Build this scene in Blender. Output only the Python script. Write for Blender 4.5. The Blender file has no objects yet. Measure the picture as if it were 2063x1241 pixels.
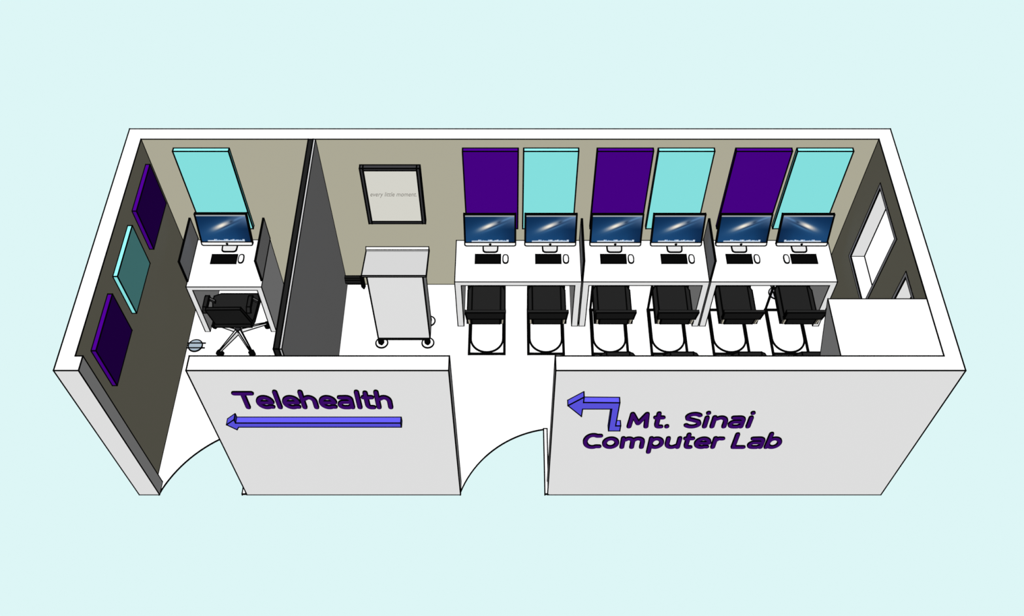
import bpy, bmesh, math, random
from mathutils import Vector, Matrix
C = bpy.context.scene.collection
PI = math.pi
S = 0.88                      # measured units -> metres, applied to everything at the end

# ---------------------------------------------------------------- materials
def lin(c):
    c /= 255.0
    return c / 12.92 if c <= 0.04045 else ((c + 0.055) / 1.055) ** 2.4
def mat(name, rgb):
    m = bpy.data.materials.new(name); m.use_nodes = True
    nt = m.node_tree; nt.nodes.clear()
    o = nt.nodes.new('ShaderNodeOutputMaterial'); d = nt.nodes.new('ShaderNodeBsdfDiffuse')
    r = nt.nodes.new('ShaderNodeRGB'); r.outputs[0].default_value = (*rgb, 1)
    nt.links.new(r.outputs[0], d.inputs['Color']); nt.links.new(d.outputs[0], o.inputs['Surface'])
    return m
LINE = mat('black_edge_line', (.0015, .0015, .0015))
WHITE = mat('white_paint', (.975, .975, .975))
FLOORW = mat('white_floor', (1, 1, 1))
GROUND = mat('pale_cyan_ground', (.648, .826, .826))
BEIGE = mat('khaki_wall_paint', (.553, .530, .405))
PURPLE = mat('purple_fabric', (.080, .0004, .300))
TEAL = mat('turquoise_fabric', (.310, .990, .975))
GREY = mat('grey_divider_felt', (.60, .60, .60))
BLACK = mat('black_upholstery', (.0175, .0175, .0175))
FRAMEB = mat('black_metal', (.002, .002, .002))
DARK = mat('charcoal_frame', (.050, .050, .055))
CHROME = mat('light_metal', (.86, .86, .86))
LGREY = mat('light_grey_laminate', (.78, .78, .78))
EDGEG = mat('grey_white_panel_edge', (.62, .62, .63))
SIGNP = mat('deep_purple_letter', (.055, .004, .175))
ARROWB = mat('periwinkle_arrow', (.130, .110, .92))
CANVAS = mat('cream_canvas', (.89, .88, .80))
SCRIPT = mat('brown_grey_ink', (.26, .245, .215))
DISCB = mat('blue_grey_disc', (.37, .46, .54))
BEIGEP = mat('cream_post', (.80, .74, .60))
RED = mat('window_frame_grey', (.85, .85, .90))

def screen_mat():
    m = bpy.data.materials.new('lit_screen'); m.use_nodes = True
    nt = m.node_tree; nt.nodes.clear()
    o = nt.nodes.new('ShaderNodeOutputMaterial'); e = nt.nodes.new('ShaderNodeEmission')
    a = nt.nodes.new('ShaderNodeVertexColor'); a.layer_name = 'picture'
    nt.links.new(a.outputs['Color'], e.inputs['Color']); nt.links.new(e.outputs[0], o.inputs['Surface'])
    m.cycles.emission_sampling = 'NONE'
    return m
SCREEN = screen_mat()

# ---------------------------------------------------------------- mesh builder
class Part:
    """collects faces; build() links them as ONE mesh object, its sharp edges drawn with thin black piping"""
    def __init__(s): s.bm = bmesh.new(); s.tubes = []
    def face(s, pts, mi=0):
        f = s.bm.faces.new([s.bm.verts.new(p) for p in pts]); f.material_index = mi
        return f
    def hexa(s, a, b, mi=0):
        """two matching loops of points joined into a closed prism"""
        n = len(a)
        s.face(list(a)[::-1], mi); s.face(b, mi)
        for i in range(n):
            j = (i + 1) % n
            s.face([a[i], a[j], b[j], b[i]], mi)
        return s
    def box(s, x0, x1, y0, y1, z0, z1, mi=0):
        a = [(x0, y0, z0), (x1, y0, z0), (x1, y1, z0), (x0, y1, z0)]
        return s.hexa(a, [(x, y, z1) for x, y, z in a], mi)
    def prism(s, poly, axis, lo, hi, mi=0):
        f = {'x': lambda p, t: (t, p[0], p[1]), 'y': lambda p, t: (p[0], t, p[1]), 'z': lambda p, t: (p[0], p[1], t)}[axis]
        return s.hexa([f(p, lo) for p in poly], [f(p, hi) for p in poly], mi)
    def cyl(s, c, r, z0, z1, n=20, r1=None, mi=0):
        r1 = r if r1 is None else r1
        a = [(c[0] + r * math.cos(2*PI*i/n), c[1] + r * math.sin(2*PI*i/n), z0) for i in range(n)]
        b = [(c[0] + r1 * math.cos(2*PI*i/n), c[1] + r1 * math.sin(2*PI*i/n), z1) for i in range(n)]
        return s.hexa(a, b, mi)
    def tube(s, pts, r, mi=0, closed=False, n=8):
        s.tubes.append(([Vector(p) for p in pts], r, mi, closed, n)); return s
    def _sweep(s, pts, r, mi, closed, n):
        k = len(pts); rings = []
        prev = None
        for i, p in enumerate(pts):
            if closed: d0 = (p - pts[i-1]).normalized(); d1 = (pts[(i+1) % k] - p).normalized()
            else:
                d0 = (p - pts[i-1]).normalized() if i else None
                d1 = (pts[i+1] - p).normalized() if i < k-1 else None
                d0 = d0 or d1; d1 = d1 or d0
            t = (d0 + d1)
            t = t.normalized() if t.length > 1e-6 else d0
            if prev is None:
                u = t.orthogonal().normalized()
            else:
                u = (prev - t * prev.dot(t)).normalized()
            prev = u
            w = t.cross(u)
            sc = 1.0 / max(.5, t.dot(d0))
            rings.append([s.bm.verts.new(p + (u * math.cos(2*PI*j/n + PI/n) + w * math.sin(2*PI*j/n + PI/n)) * r * (sc if len(pts) > 2 and sc > 1.01 else 1)) for j in range(n)])
        m = k if closed else k - 1
        for i in range(m):
            a, b = rings[i], rings[(i+1) % k]
            for j in range(n):
                f = s.bm.faces.new([a[j], a[(j+1) % n], b[(j+1) % n], b[j]]); f.material_index = mi
        if not closed:
            f = s.bm.faces.new(rings[0][::-1]); f.material_index = mi
            f = s.bm.faces.new(rings[-1]); f.material_index = mi
    def build(s, name, mats, parent=None, line=.0075, angle=.6, loc=None, skip=None):
        bm = s.bm
        mats = list(mats) if isinstance(mats, (list, tuple)) else [mats]
        bmesh.ops.remove_doubles(bm, verts=bm.verts[:], dist=1e-5)
        bmesh.ops.recalc_face_normals(bm, faces=bm.faces[:])
        if line:
            segs = []
            for e in bm.edges:
                lf = e.link_faces
                if len(lf) != 2 or lf[0].normal.angle(lf[1].normal, 0) > angle:
                    segs.append((e.verts[0].co.copy(), e.verts[1].co.copy()))
            if skip: segs = [q for q in segs if not skip(*q)]
            li = len(mats); mats.append(LINE)
            for a, b in segs:
                d = (b - a)
                if d.length < 1e-6: continue
                d = d.normalized() * line * .75
                s.tubes.append(([a - d, b + d], line, li, False, 6))
        for t in s.tubes: s._sweep(*t)
        me = bpy.data.meshes.new(name); bm.to_mesh(me); bm.free()
        for m in mats: me.materials.append(m)
        o = bpy.data.objects.new(name, me); C.objects.link(o)
        if parent is not None: o.parent = parent
        if loc: o.location = loc
        return o

def tag(o, label, cat, group=None):
    o['label'] = label; o['category'] = cat
    if group: o['group'] = group
    return o
def thing(name, label, cat, loc=(0, 0, 0), group=None, rz=0):
    o = bpy.data.objects.new(name, None); C.objects.link(o); o.empty_display_size = .1
    o.location = loc; o.rotation_euler.z = rz
    return tag(o, label, cat, group)
def struct(o, label=None):
    o['kind'] = 'structure'
    if label: o['label'] = label
    return o
def dup(root, loc, label, group=None):
    r = root.copy(); C.objects.link(r); r.location = loc; r['label'] = label
    if group: r['group'] = group
    for ch in list(root.children):
        c = ch.copy(); C.objects.link(c); c.parent = r
        for g in list(ch.children):
            d = g.copy(); C.objects.link(d); d.parent = c
    return r
def arc(cx, cy, r, a0, a1, n):
    return [(cx + r*math.cos(a0 + (a1-a0)*i/n), cy + r*math.sin(a0 + (a1-a0)*i/n)) for i in range(n+1)]

# ---------------------------------------------------------------- measured shell
H = 2.504; D = 3.0; T = .152
XL, XR, YB = -4 + T, 4 - T, D - T
WL = .0072                     # line radius on the shell

g = Part(); g.box(-60, 60, -30, 90, -.2, -.012)
struct(g.build('ground', GROUND, line=0), 'pale cyan open ground around the model room')

# floor with the two door-swing quadrants left out of it
def circ_pts(cx, cy, r, xa, xb, n=20):
    aa = math.atan2(math.sqrt(max(0, r*r-(xa-cx)**2)), xa-cx); ab = math.atan2(math.sqrt(max(0, r*r-(xb-cx)**2)), xb-cx)
    return [(cx + r*math.cos(aa+(ab-aa)*i/n), cy + r*math.sin(aa+(ab-aa)*i/n)) for i in range(n+1)]
a1 = circ_pts(-2.593, -.411, 1.269, -3.79, -2.89); a1 = [(-3.79, 0)] + [p for p in a1 if p[1] > .02]
a2 = circ_pts(.567, -.351, 1.167, -.537, .376); a2 = [(-.537, 0)] + [p for p in a2 if p[1] > .02]
poly = [(-4, 0)] + a1 + [(-2.89, 0)] + a2 + [(.376, 0), (4, 0), (4, D), (-4, D)]
f = Part(); f.prism(poly, 'z', -.011, 0)
def fskip(a, b):
    return not ((-3.8 < a.x < -2.8 and -3.8 < b.x < -2.8 and max(a.y, b.y) < .95 and (a.y > .001 or b.y > .001))
                or (-.6 < a.x < .45 and -.6 < b.x < .45 and max(a.y, b.y) < .95 and (a.y > .001 or b.y > .001)))
fl = f.build('floor', FLOORW, line=WL, angle=.9, skip=fskip)
# the ngon has concave arcs: draw the arcs themselves too
struct(fl, 'white floor with two quarter-round door swings cut at its front edge')

dl = Part(); dl.box(.376, .415, .004, .803, .0, .012)
struct(dl.build('door_2', WHITE, line=WL), 'thin white door leaf laid on the floor in the middle doorway')
dl = Part(); dl.box(-2.89, -2.852, .004, .80, .0, .012)
struct(dl.build('door_1', WHITE, line=WL), 'thin white door leaf behind the edge of the left doorway')

# walls : outside white, room side khaki
def wall(name, boxes, label, skip=None):
    """boxes: list of (poly_xy, inner side test) extruded to full height"""
    p = Part()
    for poly in boxes: p.prism(poly, 'z', 0, H)
    bmesh.ops.remove_doubles(p.bm, verts=p.bm.verts[:], dist=1e-5)
    bmesh.ops.recalc_face_normals(p.bm, faces=p.bm.faces[:])
    for fc in p.bm.faces:
        c = fc.calc_center_median(); n = fc.normal
        if abs(n.z) < .5 and XL - .01 <= c.x <= XR + .01 and T - .01 <= c.y <= YB + .01:
            if (abs(n.x) > .5 and (abs(c.x-XL) < .01 or abs(c.x-XR) < .01)) or (n.y < -.5 and abs(c.y-YB) < .01) or (n.y > .5 and abs(c.y-T) < .01):
                fc.material_index = 1
    return struct(p.build(name, [WHITE, BEIGE], line=WL, skip=skip), label)
onX = lambda X: (lambda a, b: abs(a.x-b.x) < 1e-4 and abs(a.y-b.y) < 1e-4 and False)
# mitre seams on top of the ring are not drawn
def seam(a, b):
    if abs(a.z - H) < 1e-3 and abs(b.z - H) < 1e-3:
        dx, dy = abs(a.x-b.x), abs(a.y-b.y)
        return (.1 < dx < .2 and .1 < dy < .2)
    # outer corner verticals of the back are hidden anyway
    return False
wall('wall_back', [[(-4, D), (4, D), (XR, YB), (XL, YB)]], 'khaki-faced long back wall with white top', seam)
wall('wall_left', [[(-4, 0), (-4, D), (XL, YB), (XL, T), (-3.781, T), (-3.781, 0)]], 'khaki-faced left end wall with white top', seam)
wall('wall_front', [[(-2.838, 0), (-2.838, T), (-.534, T), (-.534, 0)]], 'grey-white front wall between the two doorways')
wall('wall_front_right', [[(.405, 0), (.405, T), (XR, T), (4, 0)]], 'grey-white front wall right of the middle doorway', seam)

# right wall with its two openings
W1 = (1.722, 2.402, 1.112, 2.236); W2 = (.56, 1.240, 1.112, 2.236)
p = Part()
def hole_face(x, ring, holes, mi, flip):
    """vertical face in plane x with rectangular holes, cut into strips"""
    ys = sorted({ring[0], ring[1], *[v for h in holes for v in h[:2]]}); zs = sorted({0, H, *[v for h in holes for v in h[2:]]})
    for i in range(len(ys)-1):
        for j in range(len(zs)-1):
            cy, cz = (ys[i]+ys[i+1])/2, (zs[j]+zs[j+1])/2
            if any(h[0] < cy < h[1] and h[2] < cz < h[3] for h in holes): continue
            p.face([(x, ys[i], zs[j]), (x, ys[i+1], zs[j]), (x, ys[i+1], zs[j+1]), (x, ys[i], zs[j+1])], mi)
HO = [W1, W2]
hole_face(XR, (T, YB), HO, 1, 0); 
ysI = sorted({T, YB, *[v for h in HO for v in h[:2]]}); ysO = [0] + ysI[1:-1] + [D]
# outer face
zs = sorted({0, H, 1.112, 2.236})
for i in range(len(ysO)-1):
    for j in range(len(zs)-1):
        cy, cz = (ysO[i]+ysO[i+1])/2, (zs[j]+zs[j+1])/2
        if any(h[0] < cy < h[1] and h[2] < cz < h[3] for h in HO): continue
        p.face([(4, ysO[i], zs[j]), (4, ysO[i+1], zs[j]), (4, ysO[i+1], zs[j+1]), (4, ysO[i], zs[j+1])], 0)
for i in range(len(ysO)-1):
    p.face([(XR, ysI[i], H), (XR, ysI[i+1], H), (4, ysO[i+1], H), (4, ysO[i], H)], 0)
    p.face([(XR, ysI[i], 0), (XR, ysI[i+1], 0), (4, ysO[i+1], 0), (4, ysO[i], 0)], 0)
for j in range(len(zs)-1):
    p.face([(XR, T, zs[j]), (4, 0, zs[j]), (4, 0, zs[j+1]), (XR, T, zs[j+1])], 0)
    p.face([(XR, YB, zs[j]), (4, D, zs[j]), (4, D, zs[j+1]), (XR, YB, zs[j+1])], 0)
for y0, y1, z0, z1 in HO:
    for (ya, za, yb, zb) in ((y0, z0, y1, z0), (y1, z0, y1, z1), (y1, z1, y0, z1), (y0, z1, y0, z0)):
        p.face([(XR, ya, za), (4, ya, za), (4, yb, zb), (XR, yb, zb)], 0)
struct(p.build('wall_right', [WHITE, BEIGE], line=WL, skip=seam), 'khaki-faced right end wall pierced by two windows')
for k, (y0, y1, z0, z1) in enumerate(HO):
    w = Part(); q = .040; x0, x1 = XR - .006, XR + .004
    ring_o = [(y0-q, z0-q), (y1+q, z0-q), (y1+q, z1+q), (y0-q, z1+q)]; ring_i = [(y0, z0), (y1, z0), (y1, z1), (y0, z1)]
    for i in range(4):
        j = (i+1) % 4
        w.face([(x0, *ring_o[i]), (x0, *ring_o[j]), (x0, *ring_i[j]), (x0, *ring_i[i])])
        w.face([(x1, *ring_o[i]), (x1, *ring_o[j]), (x1, *ring_i[j]), (x1, *ring_i[i])])
        w.face([(x0, *ring_o[i]), (x0, *ring_o[j]), (x1, *ring_o[j]), (x1, *ring_o[i])])
        w.face([(x0, *ring_i[i]), (x0, *ring_i[j]), (x1, *ring_i[j]), (x1, *ring_i[i])])
    struct(w.build('window_%d' % (k+1), RED, line=.005), ['grey frame of the open window over the end of the desks', 'grey frame of the window beside the white corner soffit'][k])
s_ = Part(); s_.box(4.0, 5.22, 1.7, 5.3, -.012, .0)  # slab added outside the right wall so both window openings read white
struct(s_.build('window_white_backing', FLOORW, line=0), 'white backing slab added outside the two windows so they read white')

# sloped white soffit in the front right corner
b = Part(); b.prism([(T, H-.001), (.781, H-.001), (T, 1.455)], 'x', 2.935, XR-.001)
struct(b.build('soffit', WHITE, line=.006), 'white wedge-shaped soffit filling the front right corner')

# ---------------------------------------------------------------- acoustic panels
def panel_back(x0, x1, m, label, z1=2.375):
    q = Part(); q.box(x0, x1, YB-.049, YB-.001, 1.125, z1)
    tag(q.build('wall_panel', m, line=.0085), label, 'wall panel', 'tall panels on the back wall')
panel_back(-3.544, -2.958, TEAL, 'turquoise tall wall panel behind the lone desk in the left room')
panel_back(-.499, .086, PURPLE, 'purple tall wall panel nearest the lectern on the back wall')
panel_back(.144, .722, TEAL, 'turquoise tall panel directly right of the purple one nearest the lectern')
panel_back(.919, 1.508, PURPLE, 'purple tall wall panel above the middle white desk')
panel_back(1.562, 2.151, TEAL, 'turquoise tall wall panel above the middle white desk')
panel_back(2.378, 2.967, PURPLE, 'purple tall wall panel above the desk nearest the windows')
panel_back(3.022, 3.610, TEAL, 'turquoise tall wall panel nearest the window wall')
for y0, y1, m, lab in ((2.07, 2.722, PURPLE, 'purple square panel on the left wall, nearest the back corner'),
                       (1.23, 1.876, TEAL, 'turquoise square panel between two purple ones on the left wall'),
                       (.370, 1.018, PURPLE, 'purple square panel on the left wall, nearest the left doorway')):
    q = Part(); q.box(XL+.001, XL+.048, y0, y1, 1.648, 2.258)
    tag(q.build('square_wall_panel', m, line=.0075), lab, 'wall panel', 'square panels on the left wall')

# ---------------------------------------------------------------- lettering helpers
def text_mesh(txt, ext, off, shear=0.0, res=3):
    cu = bpy.data.curves.new('t', 'FONT'); cu.body = txt; cu.extrude = ext; cu.offset = off; cu.shear = shear; cu.resolution_u = res
    ob = bpy.data.objects.new('t', cu); C.objects.link(ob)
    dg = bpy.context.evaluated_depsgraph_get(); dg.update()
    me = bpy.data.meshes.new_from_object(ob.evaluated_get(dg))
    bpy.data.objects.remove(ob); bpy.data.curves.remove(cu)
    return me
XH = .77; HS = .085           # x-height and half stroke, in cap heights
def ea(cx, cz, rx, rz, a0, a1, n=10):
    return [(cx + rx*math.cos(math.radians(a0+(a1-a0)*i/n)), cz + rz*math.sin(math.radians(a0+(a1-a0)*i/n))) for i in range(n+1)]
lo, hi, cap = HS, XH-HS, 1-HS; mid = XH/2; rz = (hi-lo)/2
GLYPH = {   # centre lines; x runs -.5 .. .5 over the letter, z in cap heights
 'T': [[(-.5, cap), (.5, cap)], [(0, cap), (0, lo)]],
 'l': [[(0, 1.0), (0, lo)]], 'i': [[(0, hi), (0, lo)], [(0, .97), (0, .985)]], '.': [[(0, lo), (0, lo+.03)]],
 'e': [[(-.48, mid)] + [(.5, mid)] + ea(0, mid, .5, rz, 12, 300, 16) + [(.44, lo+.03)]],
 'h': [[(-.5, 1.0), (-.5, lo)], [(-.5, hi-.12)] + ea(.06, hi-.26, .44, .26, 130, 0, 8) + [(.5, lo)]],
 'n': [[(-.5, hi+.02), (-.5, lo)], [(-.5, hi-.12)] + ea(.06, hi-.26, .44, .26, 130, 0, 8) + [(.5, lo)]],
 'a': [[(-.40, hi-.01), (.1, hi)] + ea(.18, hi-.16, .32, .16, 90, 0, 5) + [(.5, lo)], [(.5, mid+.03), (-.1, mid+.03)] + ea(-.15, (mid+.03+lo)/2, .34, (mid+.03-lo)/2, 90, 270, 8) + [(.2, lo), (.5, lo+.10)]],
 't': [[(-.18, .95), (-.18, .30)] + ea(.12, lo+.17, .30, .17, 180, 270, 5) + [(.45, lo)], [(-.5, hi), (.45, hi)]],
 'M': [[(-.5, lo), (-.42, cap), (0, .30), (.42, cap), (.5, lo)]],
 'S': [ea(.0, cap-.20, .47, .20, 35, 180, 7) + [(-.40, .60), (0, .52), (.38, .43)] + ea(.0, lo+.19, .48, .19, 10, -150, 8)],
 'C': [[(.48, cap-.05)] + ea(0, .5, .5, .415, 60, 300, 16) + [(.48, lo+.05)]],
 'o': [ea(0, mid, .5, rz, 0, 360, 18)],
 'm': [[(-.5, hi+.02), (-.5, lo)], [(-.5, hi-.10)] + ea(-.21, hi-.22, .21, .22, 140, 0, 6) + [(0, lo)], [(0, hi-.16)] + ea(.26, hi-.22, .24, .22, 140, 0, 6) + [(.5, lo)]],
 'p': [[(-.5, hi+.02), (-.5, -.26)], ea(0, mid, .5, rz, 0, 360, 18)],
 'b': [[(-.5, 1.0), (-.5, lo)], ea(0, mid, .5, rz, 0, 360, 18)],
 'u': [[(-.5, hi+.02)] + ea(-.05, lo+.26, .45, .26, 180, 300, 8) + [(.5, lo+.14)], [(.5, hi+.02), (.5, lo)]],
 'r': [[(-.5, hi+.02), (-.5, lo)], [(-.5, hi-.14)] + ea(.1, hi-.22, .5, .22, 140, 75, 4) + [(.5, hi-.01)]],
 'L': [[(-.5, cap+.05), (-.5, lo), (.5, lo)]],
}
def letters(spec, zb, ch, parent, m, sx=.225):
    """spec: (character, centre x, outer width). Each letter one mesh: purple strokes on a slightly wider black backing"""
    for c, xc, wo in spec:
        q = Part(); w = max(0, wo - 2*HS*sx)
        for path in GLYPH[c]:
            P = [(xc + px*w, zb + pz*ch) for px, pz in path]
            for hs, y1, mi in ((HS*1.28, -.013, 1), (HS*.78, -.019, 0)):
                for k, (ax, az) in enumerate(P):
                    q.prism([(ax + hs*sx*math.cos(2*PI*t/10), az + hs*ch*math.sin(2*PI*t/10)) for t in range(10)], 'y', y1, -.002, mi)
                    if k+1 < len(P):
                        bx, bz = P[k+1]; dx, dz = (bx-ax)/sx, (bz-az)/ch; L = math.hypot(dx, dz)
                        if L < 1e-5: continue
                        nx, nz = -dz/L*hs*sx, dx/L*hs*ch
                        q.prism([(ax+nx, az+nz), (bx+nx, bz+nz), (bx-nx, bz-nz), (ax-nx, az-nz)], 'y', y1, -.002, mi)
        q.build('letter', [m, LINE], parent, line=0)
TELE = [('T', -2.422, .197), ('e', -2.246, .160), ('l', -2.126, .04), ('e', -2.006, .160), ('h', -1.843, .147), ('e', -1.670, .160),
        ('a', -1.510, .148), ('l', -1.387, .04), ('t', -1.296, .118), ('h', -1.156, .147)]
mt = lambda c: (c/4.126 + 1120 - 1031.5)/210.9 + .021
MT = [('M', mt(678), .200), ('t', mt(845), .112), ('.', mt(922), .04), ('S', mt(1127), .170), ('i', mt(1235), .04), ('n', mt(1347), .152), ('a', mt(1490), .148), ('i', mt(1597), .04)]
cl = lambda c: (c/4.126 + 1120 - 1031.5)/203.9 + .021
CL = [('C', cl(300), .185), ('o', cl(450), .160), ('m', cl(630), .232), ('p', cl(825), .148), ('u', cl(965), .150), ('t', cl(1090), .112), ('e', cl(1210), .160),
      ('r', cl(1335), .110), ('L', cl(1517), .140), ('a', cl(1652), .155), ('b', cl(1797), .152)]

sg = thing('wall_sign', 'purple raised lettering reading Telehealth on the front wall between doorways', 'sign', (0, 0, 0))
letters(TELE, 1.857, .300, sg, SIGNP)
sg2 = thing('wall_sign', 'purple two-line raised lettering ending in Computer Lab on the front wall', 'sign', (0, 0, 0))
letters(MT, 1.492, .290, sg2, SIGNP)
letters(CL, 1.076, .298, sg2, SIGNP)
q = Part(); q.prism([(-2.667, 1.655), (-2.575, 1.752), (-2.575, 1.687), (-1.024, 1.687), (-1.024, 1.610), (-2.562, 1.610), (-2.588, 1.560)], 'y', -.066, -.001)
tag(q.build('arrow_sign', ARROWB, line=.0065), 'long straight blue arrow pointing left under the Telehealth lettering', 'arrow')
q = Part(); q.prism([(.533, 1.999), (.672, 2.150), (.672, 2.055), (1.003, 2.050), (1.000, 1.622), (1.048, 1.622), (1.048, 1.526), (.940, 1.526), (.938, 1.940), (.670, 1.940), (.667, 1.801)], 'y', -.060, -.001)
tag(q.build('arrow_sign', ARROWB, line=.0065), 'bent blue arrow pointing left beside the two-line purple lettering', 'arrow')

# ---------------------------------------------------------------- framed print
pt = thing('framed_print', 'black-framed cream print with handwritten words above the white lectern', 'picture', (-1.29, YB-.001, 1.22))
q = Part(); fx0, fx1, fz0, fz1, fw = -.322, .322, 0.0, .902, .034
for a in ((fx0, fx0+fw, fz0, fz1), (fx1-fw, fx1, fz0, fz1), (fx0+fw, fx1-fw, fz1-fw, fz1), (fx0+fw, fx1-fw, fz0, fz0+fw)):
    q.box(a[0], a[1], -.052, -.001, a[2], a[3])
q.build('frame', DARK, pt, line=.0095)
q = Part(); q.box(fx0+fw, fx1-fw, -.044, -.002, fz0+fw, fz1-fw)
cv = q.build('canvas', CANVAS, pt, line=0)
me = text_mesh('every little moment.', .001, -.006, .35)
xs = [v.co.x for v in me.vertices]; a0, a1_ = min(xs), max(xs)
bm = bmesh.new(); bm.from_mesh(me)
for v in bm.verts:
    x, y_ = v.co.x, v.co.y
    v.co = (-.255 + (x-a0)/(a1_-a0)*.51, -.0455 - v.co.z, .452 + y_*.10)
    
me2 = bpy.data.meshes.new('lettering'); bm.to_mesh(me2); bm.free(); me2.materials.clear(); me2.materials.append(SCRIPT)
for pl in me2.polygons: pl.material_index = 0
o = bpy.data.objects.new('lettering', me2); C.objects.link(o); o.parent = cv; o['label'] = 'thin grey handwritten lettering'

# ---------------------------------------------------------------- room divider
rd = thing('room_divider', 'tall grey partition with a black edge separating the left room', 'partition', (-2.065, 1.5, 0))
q = Part(); q.box(-.038, .012, .227-1.5, YB-.002-1.5, .0, H); q.build('black_panel', BLACK, rd, line=.0085)['label'] = 'black outer panel'
q = Part(); q.box(.012, .036, .227-1.5, YB-.002-1.5, .0, H-.002, 0)
for fc in q.bm.faces:
    fc.material_index = 0
bmesh.ops.remove_doubles(q.bm, verts=q.bm.verts[:], dist=1e-5)
bmesh.ops.recalc_face_normals(q.bm, faces=q.bm.faces[:])
for fc in q.bm.faces:
    if abs(fc.normal.x) > .5: fc.material_index = 1
q.build('grey_panel', [EDGEG, GREY], rd, line=.006)['label'] = 'grey felt face with a pale edge'
ft = Part(); ft.box(.036, .255, 2.775-1.5, 2.815-1.5, .115, .175); ft.box(.036, .255, 2.780-1.5, 2.815-1.5, .175, .215)
foot = ft.build('foot_bar', BLACK, rd, line=.008)
cs = Part(); cs.cyl((.250, 2.785-1.5), .028, .08, .24, 12); cs.cyl((.250, 2.780-1.5), .010, .0, .05, 12, .03); cs.cyl((.250, 2.780-1.5), .03, .05, .1, 12)
cs.build('caster', FRAMEB, foot, line=0)

# ---------------------------------------------------------------- desks
def desk(x0, x1, y0, ztop, label, name, tk=.067, lg=.072, group=None, skipf=None):
    t = thing(name, label, 'desk', ((x0+x1)/2, (y0+YB-.022)/2, 0), group)
    w = (x1-x0)/2; d = (YB-.022-y0)/2; 
    # one white waterfall shape: top, and a full-depth panel leg at each end
    q = Part(); q.prism([(-w, ztop), (w, ztop), (w-lg, ztop-tk), (-w+lg, ztop-tk)], 'y', -d, d)
    q.build('desktop', WHITE, t, line=.0065, skip=lambda a, b: abs(a.z-b.z) > .05 and abs(a.y+d) < .01 and abs(b.y+d) < .01)
    for s in (-1, 1):
        q = Part(); q.prism([(s*w, 0), (s*w, ztop), (s*(w-lg), ztop-tk), (s*(w-lg), 0)], 'y', -d, d)
        q.build('leg_panel', WHITE, t, line=.0065, skip=lambda a, b: abs(a.z-b.z) < .1 and abs(a.z-b.z) > .02)
    return t
ZD = .880
desk(-.631, .812, 2.215, ZD, 'white double desk nearest the lectern, a grey divider at its far end', 'computer_desk', group='white double desks along the back wall')
desk(.828, 2.267, 2.215, ZD, 'middle white double desk, a grey divider at each end', 'computer_desk', group='white double desks along the back wall')
desk(2.283, 3.722, 2.215, ZD, 'white double desk nearest the window wall', 'computer_desk', group='white double desks along the back wall')
desk(-3.668, -2.814, 2.135, .890, 'small white single desk with grey side screens in the left room', 'computer_desk', tk=.062, lg=.060)
def divider(x, y0, zb, zt, label, group, t=.006):
    q = Part(); q.box(x-t, x+t, y0, YB-.012, zb+.015, zt)
    tag(q.build('desk_divider', GREY, line=.0085), label, 'desk divider', group)
divider(.820, 2.222, ZD, 1.252, 'grey upright divider between the lectern-end desk and the middle desk', 'grey dividers between double desks')
divider(2.275, 2.222, ZD, 1.252, 'grey upright divider between the middle desk and the window-end desk', 'grey dividers between double desks')
divider(-3.662, 2.205, .890, 1.262, 'grey side screen on the left-room desk, on the khaki wall side', 'grey side screens of the single desk')
divider(-2.820, 2.215, .890, 1.262, 'grey side screen on the left-room desk, on the partition side', 'grey side screens of the single desk')

# ---------------------------------------------------------------- desktop computers
YM0, ZM0, YM1, ZM1 = 2.660, .975, 2.760, 1.417      # foot and head of the tilted face
def on_face(x, t, o=0.0):
    """x across, t up the face 0..1, o out of the face"""
    L = math.hypot(YM1-YM0, ZM1-ZM0); ny, nz = -(ZM1-ZM0)/L, (YM1-YM0)/L
    return (x, YM0 + (YM1-YM0)*t + ny*o, ZM0 + (ZM1-ZM0)*t + nz*o)
def srgb_mix(a, b, t): return [a[i]*(1-t) + b[i]*t for i in range(3)]
rnd = random.Random(4)
icons = [rnd.random() for _ in range(60)]
def galaxy(u, v):
    c = srgb_mix((28, 74, 122), (10, 38, 72), min(1, max(0, .25 + .8*v - .25*math.cos(3*(u-.3)))))
    c = srgb_mix(c, (14, 34, 66), min(1, max(0, (u-.72)*2.4)) * (1-v))
    du, dv = (u-.47), (v-.60)*.56
    A = math.radians(23); a = du*math.cos(A) + dv*math.sin(A); b = -du*math.sin(A) + dv*math.cos(A)
    haze = math.exp(-(b/.12)**2) * math.exp(-(a/.42)**2); c = srgb_mix(c, (66, 108, 152), .5*haze)
    lane2 = math.exp(-((b+.075)/.024)**2) * math.exp(-((a-.12)/.24)**2); c = srgb_mix(c, (88, 138, 184), .5*lane2)
    hz = max(0, (u-.60)/.40) * max(0, (v-.48)/.52); c = srgb_mix(c, (116, 142, 178), min(1, .95*hz))
    ray = math.exp(-((b+.012)/.020)**2) * max(0, min(1, (a-.22)/.12)); c = srgb_mix(c, (104, 150, 200), .6*ray)
    core = math.exp(-(abs(b)/.046)**2.4 - (abs(a)/.215)**2.6); c = srgb_mix(c, (196, 190, 186), min(1, 1.0*core))
    core = math.exp(-(b/.028)**2 - (a/.09)**2); c = srgb_mix(c, (252, 244, 226), .95*core)
    lane = math.exp(-((b+.050)/.013)**2) * math.exp(-((a-.10)/.20)**2); c = srgb_mix(c, (24, 42, 72), .75*lane)
    spot = math.exp(-((b+.010)/.022)**2 - ((a-.235)/.045)**2); c = srgb_mix(c, (30, 48, 76), .7*spot)
    if v < .105 and .12 < u < .88:
        k = int((u-.12)/.76*34); hgt = .040 + .05*icons[k]
        if v < hgt: c = srgb_mix((225, 232, 240), (150, 185, 225), icons[k+8])
        if v < .03: c = (200, 212, 226)
    if v > .955: c = (150, 158, 164)
    return c
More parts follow.
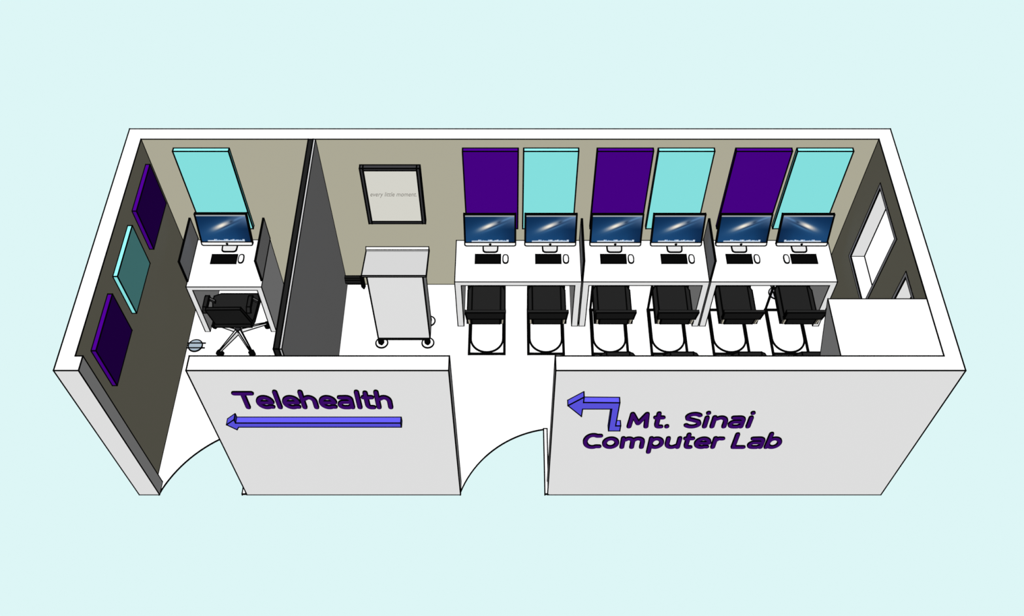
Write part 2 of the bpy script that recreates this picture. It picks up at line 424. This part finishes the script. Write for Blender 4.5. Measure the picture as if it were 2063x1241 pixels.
def screen_mesh(mirror):
    nu, nv = 110, 58; me = bpy.data.meshes.new('screen')
    vs, fs = [], []
    for j in range(nv+1):
        for i in range(nu+1):
            vs.append(on_face(-.278 + .556*i/nu, .142 + .830*j/nv, .0022))
    for j in range(nv):
        for i in range(nu): k = j*(nu+1)+i; fs.append((k, k+1, k+nu+2, k+nu+1))
    me.from_pydata(vs, [], fs); ca = me.color_attributes.new('picture', 'FLOAT_COLOR', 'CORNER')
    li = 0
    for j in range(nv):
        for i in range(nu):
            u = (i+.5)/nu; u = 1-u if mirror else u
            c = [lin(x) for x in galaxy(u, (j+.5)/nv)]
            for _ in range(4): ca.data[li].color = (*c, 1); li += 1
    me.materials.append(SCREEN); return me
def rounded(x0, x1, t0, t1, r, rt, bottom=True):
    """rounded outline in face coordinates"""
    pts = []
    if bottom:
        pts += [(x0+r - r*math.cos(a), t0+rt - rt*math.sin(a)) for a in [i*PI/8 for i in range(5)]]
        pts += [(x1-r + r*math.sin(a), t0+rt - rt*math.cos(a)) for a in [i*PI/8 for i in range(5)]]
    else: pts += [(x0, t0), (x1, t0)]
    pts += [(x1, t1), (x0, t1)]
    return pts
def make_computer(label, loc, group=None):
    t = thing('desktop_computer', label, 'computer', loc, group)      # built about x=0, real y/z, moved in x
    q = Part(); po = rounded(-.292, .292, .125, .990, 0, 0, False)
    q.hexa([on_face(x, v, -.026) for x, v in po], [on_face(x, v, 0) for x, v in po])
    q.build('bezel', FRAMEB, t, line=.0085)
    o = bpy.data.objects.new('screen', SM); C.objects.link(o); o.parent = t
    q = Part(); po = rounded(-.293, .293, .012, .128, .024, .045)
    q.hexa([on_face(x, v, -.026) for x, v in po], [on_face(x, v, .001) for x, v in po])
    ch = q.build('chin', LGW, t, line=.0078)
    q = Part(); n = 14; pts = []
    for i in range(n):
        a = 2*PI*i/n; r = .0165*(1 - .16*math.exp(-((a-PI/2)/.35)**2)); r *= (.72 if abs(a) < .3 else 1)
        pts.append((r*math.cos(a), .066 + r*math.sin(a)/.453))
    q.hexa([on_face(x, v, .001) for x, v in pts], [on_face(x, v, .004) for x, v in pts])
    pts = [(0, .110), (.004, .128), (.012, .132), (.008, .114)]
    q.hexa([on_face(x, v, .001) for x, v in pts], [on_face(x, v, .004) for x, v in pts])
    q.build('logo', FRAMEB, ch, line=0)
    # bent stand: neck behind the screen and a foot plate with rounded front corners
    q = Part(); po = [(-.085, 2.80), (-.085, 2.70), (-.082, 2.665)] + [(-.082+.034-.034*math.cos(a), 2.668-.030*math.sin(a)) for a in (PI/6, PI/3, PI/2)] \
        + [(.082-.034+.034*math.cos(a), 2.668-.030*math.sin(a)) for a in (PI/2, PI/3, PI/6)] + [(.082, 2.665), (.085, 2.70), (.085, 2.80)]
    q.prism(po, 'z', ZD+.010, ZD+.016)
    q.build('stand_foot', STANDM, t, line=.009)
    q = Part(); q.hexa([(-.08, 2.80, ZD+.016), (.08, 2.80, ZD+.016), (.08, 2.81, ZD+.016), (-.08, 2.81, ZD+.016)],
                       [(-.07, 2.745, 1.20), (.07, 2.745, 1.20), (.07, 2.755, 1.20), (-.07, 2.755, 1.20)])
    q.build('stand_neck', STANDM, t, line=.006)
    return t
LGW = mat('silver_chin', (.97, .97, .96)); STANDM = mat('silver_stand', (.76, .76, .76))
SM = screen_mesh(False); SMM = screen_mesh(True)
POS = ['at the lectern end of the white desk nearest the lectern',
       'by the first divider on the white desk nearest the lectern',
       'at the lectern-side end of the middle white desk',
       'at the window-side end of the middle white desk',
       'beside the divider on the desk nearest the windows',
       'at the window-wall end of the desk nearest the windows']
MX = [-.230, .462, 1.212, 1.912, 2.664, 3.362]
GC = 'desktop computers along the back wall'
pc = make_computer('desktop computer with galaxy screen ' + POS[0], (MX[0], 0, 0), GC)
for i in range(1, 6):
    o = dup(pc, (MX[i], 0, 0), 'desktop computer with galaxy screen ' + POS[i], GC)
    if i == 5:
        for ch in o.children:
            if ch.name.startswith('screen'): ch.data = SMM
dup(pc, (-3.262, 0, .010), 'desktop computer with galaxy screen on the single desk in the left room')

# keyboards : black tray with rows of keys
def make_keyboard(label, loc, group=None):
    t = thing('keyboard', label, 'keyboard', loc, group)
    q = Part(); q.box(-.146, .146, -.066, .066, 0.008, .014); q.build('tray', FRAMEB, t, line=.006)
    q = Part()
    for r in range(5):
        for k in range(14):
            x = -.134 + k*.0194; y = -.056 + r*.0235
            q.box(x, x+.016, y, y+.0185, .014, .0175)
    q.build('keys', KEYM, t, line=0)
    return t
KEYM = mat('black_keys', (.003, .003, .003))
KX = [-.257, .440, 1.192, 1.892, 2.646, 3.394]
GK = 'keyboards on the double desks'
kb = make_keyboard('black flat keyboard ' + POS[0], (KX[0], 2.540, ZD), GK)
for i in range(1, 6): dup(kb, (KX[i], 2.540, ZD), 'black flat keyboard ' + POS[i], GK)
dup(kb, (-3.300, 2.530, .890), 'black flat keyboard on the single desk in the left room')
def make_mouse(label, loc, group=None):
    t = thing('computer_mouse', label, 'mouse', loc, group)
    def ring(s, z): return [(.028*s*math.copysign(abs(math.cos(a))**.7, math.cos(a)), .060*s*math.copysign(abs(math.sin(a))**.8, math.sin(a)), z) for a in [2*PI*i/20 for i in range(20)]]
    q = Part()
    rs = [ring(1, .001), ring(1.0, .010), ring(.86, .018), ring(.5, .023)]
    q.face(rs[0][::-1])
    for a, b in zip(rs, rs[1:]):
        for i in range(20): q.face([a[i], a[(i+1) % 20], b[(i+1) % 20], b[i]])
    q.face(rs[-1])
    q.tube(rs[1], .0105, 1, closed=True, n=6)
    q.build('shell', [WHITE, LINE], t, line=0)
    q = Part(); q.cyl((0, -.018), .003, .0225, .0245, 8); q.build('scroll_ball', DARK, t, line=0)
    return t
NX = [-.054, .644, 1.395, 2.095, 2.850, 3.191]
GM = 'mice on the double desks'
ms = make_mouse('white mouse ' + POS[0], (NX[0], 2.540, ZD), GM)
for i in range(1, 6): dup(ms, (NX[i], 2.540, ZD), 'white mouse ' + POS[i], GM)
dup(ms, (-3.104, 2.535, .890), 'white mouse on the single desk in the left room')

# ---------------------------------------------------------------- cantilever chairs
def make_cantilever(label, loc, group):
    t = thing('cantilever_chair', label, 'chair', loc, group)
    w = .209
    q = Part(); r = .0160
    q.tube([(-w, 0, r), (w, 0, r), (w, .64, r), (-w, .64, r)], r, closed=True)
    q.tube([(x, y, .016) for x, y in arc(0, .216, .192, PI, 2*PI, 18)], .0125)
    q.tube([(-.192, .216, .016), (-.192, .62, .016)], .0125); q.tube([(.192, .216, .016), (.192, .62, .016)], .0125)
    q.build('base_frame', FRAMEB, t, line=0)
    for s in (-1, 1):
        q = Part(); q.tube([(s*w, .64, r), (s*w, .64, .485), (s*w*.95, .62, .49), (s*w*.95, .14, .49)], .0145)
        q.build('leg', FRAMEB, t, line=0)
    q = Part(); q.prism([(-.165, .125), (.165, .125), (.165, .605), (-.165, .605)], 'z', .495, .545)
    q.build('seat', BLACK, t, line=.0085)
    for s in (-1, 1):
        q = Part(); q.prism([(s*.167, .11), (s*.216, .11), (s*.216, .548), (s*.190, .605), (s*.167, .605)], 'z', .492, .535)
        q.build('side_rail', BLACK, t, line=.0085)
    def bp(x, z, o=0): k = (z-.50)/.335; return (x, .118 - .075*k - o, z)
    q = Part(); a = [(-.213, .655), (.213, .655), (.222, .83), (-.222, .83)]
    q.hexa([bp(x, z) for x, z in a], [bp(x, z, .028) for x, z in a]); q.tube([bp(-.224, .832, .012), bp(.224, .832, .012)], .0165, 0)
    q.build('backrest', BLACK, t, line=.0105)
    q = Part(); a = [(-.160, .50), (.160, .50), (.163, .655), (-.163, .655)]
    q.hexa([bp(x, z) for x, z in a], [bp(x, z, .022) for x, z in a])
    q.build('lower_back', BLACK, t, line=.0085)
    for s in (-1, 1):
        q = Part(); a = [(s*.176, .512), (s*.198, .512), (s*.204, .655), (s*.182, .655)]
        q.hexa([bp(x, z) for x, z in a], [bp(x, z, .028) for x, z in a])
        q.build('back_post', BEIGEP, t, line=.0035)['label'] = 'cream post'
    return t
CX_ = [-.278, .424, 1.184, 1.886, 2.620, 3.320]
GCH = 'black cantilever chairs at the double desks'
ch = make_cantilever('black cantilever chair ' + POS[0], (CX_[0], 1.804, 0), GCH)
for i in range(1, 6): dup(ch, (CX_[i], 1.804, 0), 'black cantilever chair ' + POS[i], GCH)

# padded chairs standing against the front wall: only the tops of the backs show
def make_padded(label, loc, group):
    t = thing('padded_chair', label, 'chair', loc, group)
    q = Part(); a = [(-.190, .50), (.190, .50), (.190, .755), (.165, .800), (.125, .828), (-.125, .828), (-.165, .800), (-.190, .755)]
    q.hexa([(x, .030, z) for x, z in a], [(x, -.030, z) for x, z in a]); q.build('backrest', BLACK, t, line=.0085)
    q = Part(); q.prism([(-.19, -.44), (.19, -.44), (.19, -.035), (-.19, -.035)], 'z', .43, .50); q.build('seat', BLACK, t, line=.0085)
    for sx in (-1, 1):
        for yy in (-.41, -.02):
            q = Part(); q.tube([(sx*.17, yy, 0), (sx*.165, yy, .44 if yy < -.1 else .60)], .013); q.build('leg', FRAMEB, t, line=0)
    return t
PL = ['before the lectern-side seat of the middle desk', 'before the window-side seat of the middle desk',
      'before the divider-side seat nearest the windows', 'partly hidden by the white corner soffit']
pdx = [1.174, 1.868, 2.610, 3.300]
GP = 'black chair backs showing just above the front wall'
pc2 = make_padded('black chair back above the front wall ' + PL[0], (pdx[0], 1.265, 0), GP)
for i in range(1, 4): dup(pc2, (pdx[i], 1.265, 0), 'black chair back above the front wall ' + PL[i], GP)

# ---------------------------------------------------------------- office chair
oc = thing('office_chair', 'black swivel office chair with light five-spoke base at the left-room desk', 'chair', (-3.235, 2.08, 0))
q = Part(); q.cyl((0, 0), .026, .10, .46, 14); q.cyl((0, 0), .045, .085, .135, 14)
q.build('column', DARK, oc, line=0)
for dx, dy in ((-.188, -.285), (.188, -.285), (.313, .12), (-.316, .12), (0, .335)):
    L = math.hypot(dx, dy); ux, uy = dx/L, dy/L; px, py = -uy, ux
    q = Part()
    def sec(r, w, z0, z1): return [(ux*r+px*w, uy*r+py*w, z0), (ux*r-px*w, uy*r-py*w, z0), (ux*r-px*w*.55, uy*r-py*w*.55, z1), (ux*r+px*w*.55, uy*r+py*w*.55, z1)]
    q.hexa(sec(.03, .026, .085, .140), sec(L, .011, .070, .092))
    lg = q.build('leg', CHROME, oc, line=.008)
    q = Part(); n = 14
    for s in (-1, 1):
        ring = [(math.cos(2*PI*i/n)*.041, math.sin(2*PI*i/n)*.041) for i in range(n)]
        c0, c1 = s*.002, s*.034
        q.hexa([(ux*L + px*c0 + ux*a, uy*L + py*c0 + uy*a, .042+b) for a, b in ring], [(ux*L + px*c1 + ux*a*.9, uy*L + py*c1 + uy*a*.9, .042+b*.9) for a, b in ring])
    q.cyl((ux*L, uy*L), .012, .03, .085, 10)
    q.build('caster', FRAMEB, lg, line=0)
q = Part()
so = [(-.165, -.20), (.262, -.20), (.285, -.12), (.305, .16), (.280, .235), (-.150, .235), (-.225, .20), (-.235, .14), (-.185, -.12)]
q.prism(so, 'z', .46, .52); q.build('seat', BLACK, oc, line=.0085)
q = Part()
bb = [(-.175, -.235, .84), (-.145, -.238, .850), (.185, -.238, .855), (.215, -.230, .842), (.275, -.195, .53), (.235, -.175, .475), (.05, -.170, .460), (-.10, -.172, .475), (-.155, -.185, .52)]
q.hexa([(x, y+.035, z) for x, y, z in bb], [(x, y, z) for x, y, z in bb]); q.build('backrest', BLACK, oc, line=.0085)
BRK = mat('bracket_grey', (.10, .10, .10))
for x0, x1 in ((-.266, -.222), (.232, .276)):
    q = Part(); q.prism([(.085, .655), (.085, .685), (.055, .700), (-.085, .700), (-.140, .655), (-.120, .630), (-.075, .660)], 'x', x0, x1)
    am = q.build('armrest', BLACK, oc, line=.0078)
    q = Part(); q.prism([(x1, .668), (x1, .640), (x1+.052, .590), (x1+.052, .615)], 'y', .045, .075)
    q.build('arm_bracket', BRK, am, line=.006)

# ---------------------------------------------------------------- lectern on casters
lc = thing('lectern', 'white wheeled lectern with a sloping top under the framed print', 'lectern', (-1.257, 2.09, 0))
y0, y1 = 1.973-2.09, 2.215-2.09
q = Part(); q.hexa([(-.306, y0, .10), (.306, y0, .10), (.306, y1, .10), (-.306, y1, .10)], [(-.306, y0, 1.328), (.306, y0, 1.328), (.306, y1, 1.262), (-.306, y1, 1.262)])
q.build('body', WHITE, lc, line=.0095)
q = Part(); q.prism([(1.925-2.09, 1.350), (1.925-2.09, 1.372), (2.390-2.09, 1.245), (2.390-2.09, 1.223)], 'x', -.350, .350)
tp = q.build('sloping_top', LGREY, lc, line=.0085)
q = Part(); q.prism([(2.362-2.09, 1.252), (2.362-2.09, 1.275), (2.395-2.09, 1.290), (2.395-2.09, 1.245)], 'x', -.350, .350)
q.build('book_stop', WHITE, tp, line=.006)
q = Part(); q.box(-.30, .30, y0-.004, y1-.01, .070, .098); q.build('base_rail', FRAMEB, lc, line=.006)
for sx, xx in ((-1, -.275), (1, .275)):
    for yy in (1.966-2.09, 2.285-2.09):
        q = Part(); q.cyl((xx, yy), .070, .002, .010, 28)
        dsc = q.build('caster_plate', WHITE, lc, line=.0085)
        q = Part(); q.cyl((xx, yy-.020), .015, .004, .05, 10, .034); q.cyl((xx, yy-.020), .038, .05, .098, 10)
        q.build('caster', FRAMEB, dsc, line=0)

# ---------------------------------------------------------------- round floor outlets
def outlet(loc, rz, m, label, r=.082):
    t = thing('floor_outlet', label, 'outlet', loc, 'round floor outlets', rz)
    q = Part(); q.cyl((0, 0), r, .002, .012, 28); q.build('disc', m, t, line=.0075)
    for s in (-1, 1):
        q = Part(); q.tube([(-.120, s*.034, .010), (.118, s*.034, .010)], .0092); q.build('bar', FRAMEB, t, line=0)
    return t
outlet((-3.748, 1.927, 0), 0, DISCB, 'blue-grey round floor outlet beside the left wall')
outlet((3.285, 2.705, 0), math.radians(97), mat('pale_grey_disc', (.62, .62, .66)), 'pale round floor outlet under the desk nearest the windows', .09)

# ---------------------------------------------------------------- scale to metres
for me in {o.data for o in C.objects if o.type == 'MESH'}:
    me.transform(Matrix.Scale(S, 4)); me.update()
for o in C.objects: o.location = o.location * S

# ---------------------------------------------------------------- light
def sun(name, d, e):
    l = bpy.data.lights.new(name, 'SUN'); l.energy = e; l.angle = 0; l.use_shadow = False
    o = bpy.data.objects.new(name, l); C.objects.link(o)
    o.rotation_euler = (-Vector(d)).to_track_quat('-Z', 'Y').to_euler()
top, front, side = 1.115, .745, .136
e = math.hypot(top, front) * PI
sun('sun_key', (0, -front, top), e)
sun('sun_fill_east', (1, 0, 0), side*PI)
sun('sun_fill_west', (-1, 0, 0), side*PI)
w = bpy.data.worlds.new('world'); bpy.context.scene.world = w; w.use_nodes = True
w.node_tree.nodes['Background'].inputs[0].default_value = (.72, .92, .92, 1)
w.node_tree.nodes['Background'].inputs[1].default_value = 0.0
cy_ = bpy.context.scene.cycles
cy_.max_bounces = 0; cy_.diffuse_bounces = 0; cy_.glossy_bounces = 0; cy_.use_adaptive_sampling = False

# ---------------------------------------------------------------- camera
cam = bpy.data.cameras.new('camera'); cam.sensor_width = 36; cam.lens = 2025.69*36/2063
cam.clip_end = 500
co = bpy.data.objects.new('camera', cam); C.objects.link(co)
co.location = Vector((.02105, -4.71708, 9.97487)) * S
co.rotation_euler = (PI/2 - .945477346, 0, 0)
sc = bpy.context.scene; sc.camera = co
sc.view_settings.view_transform = 'Standard'; sc.view_settings.look = 'None'
sc.view_settings.gamma = 1; sc.view_settings.exposure = 0; sc.view_settings.use_curve_mapping = False
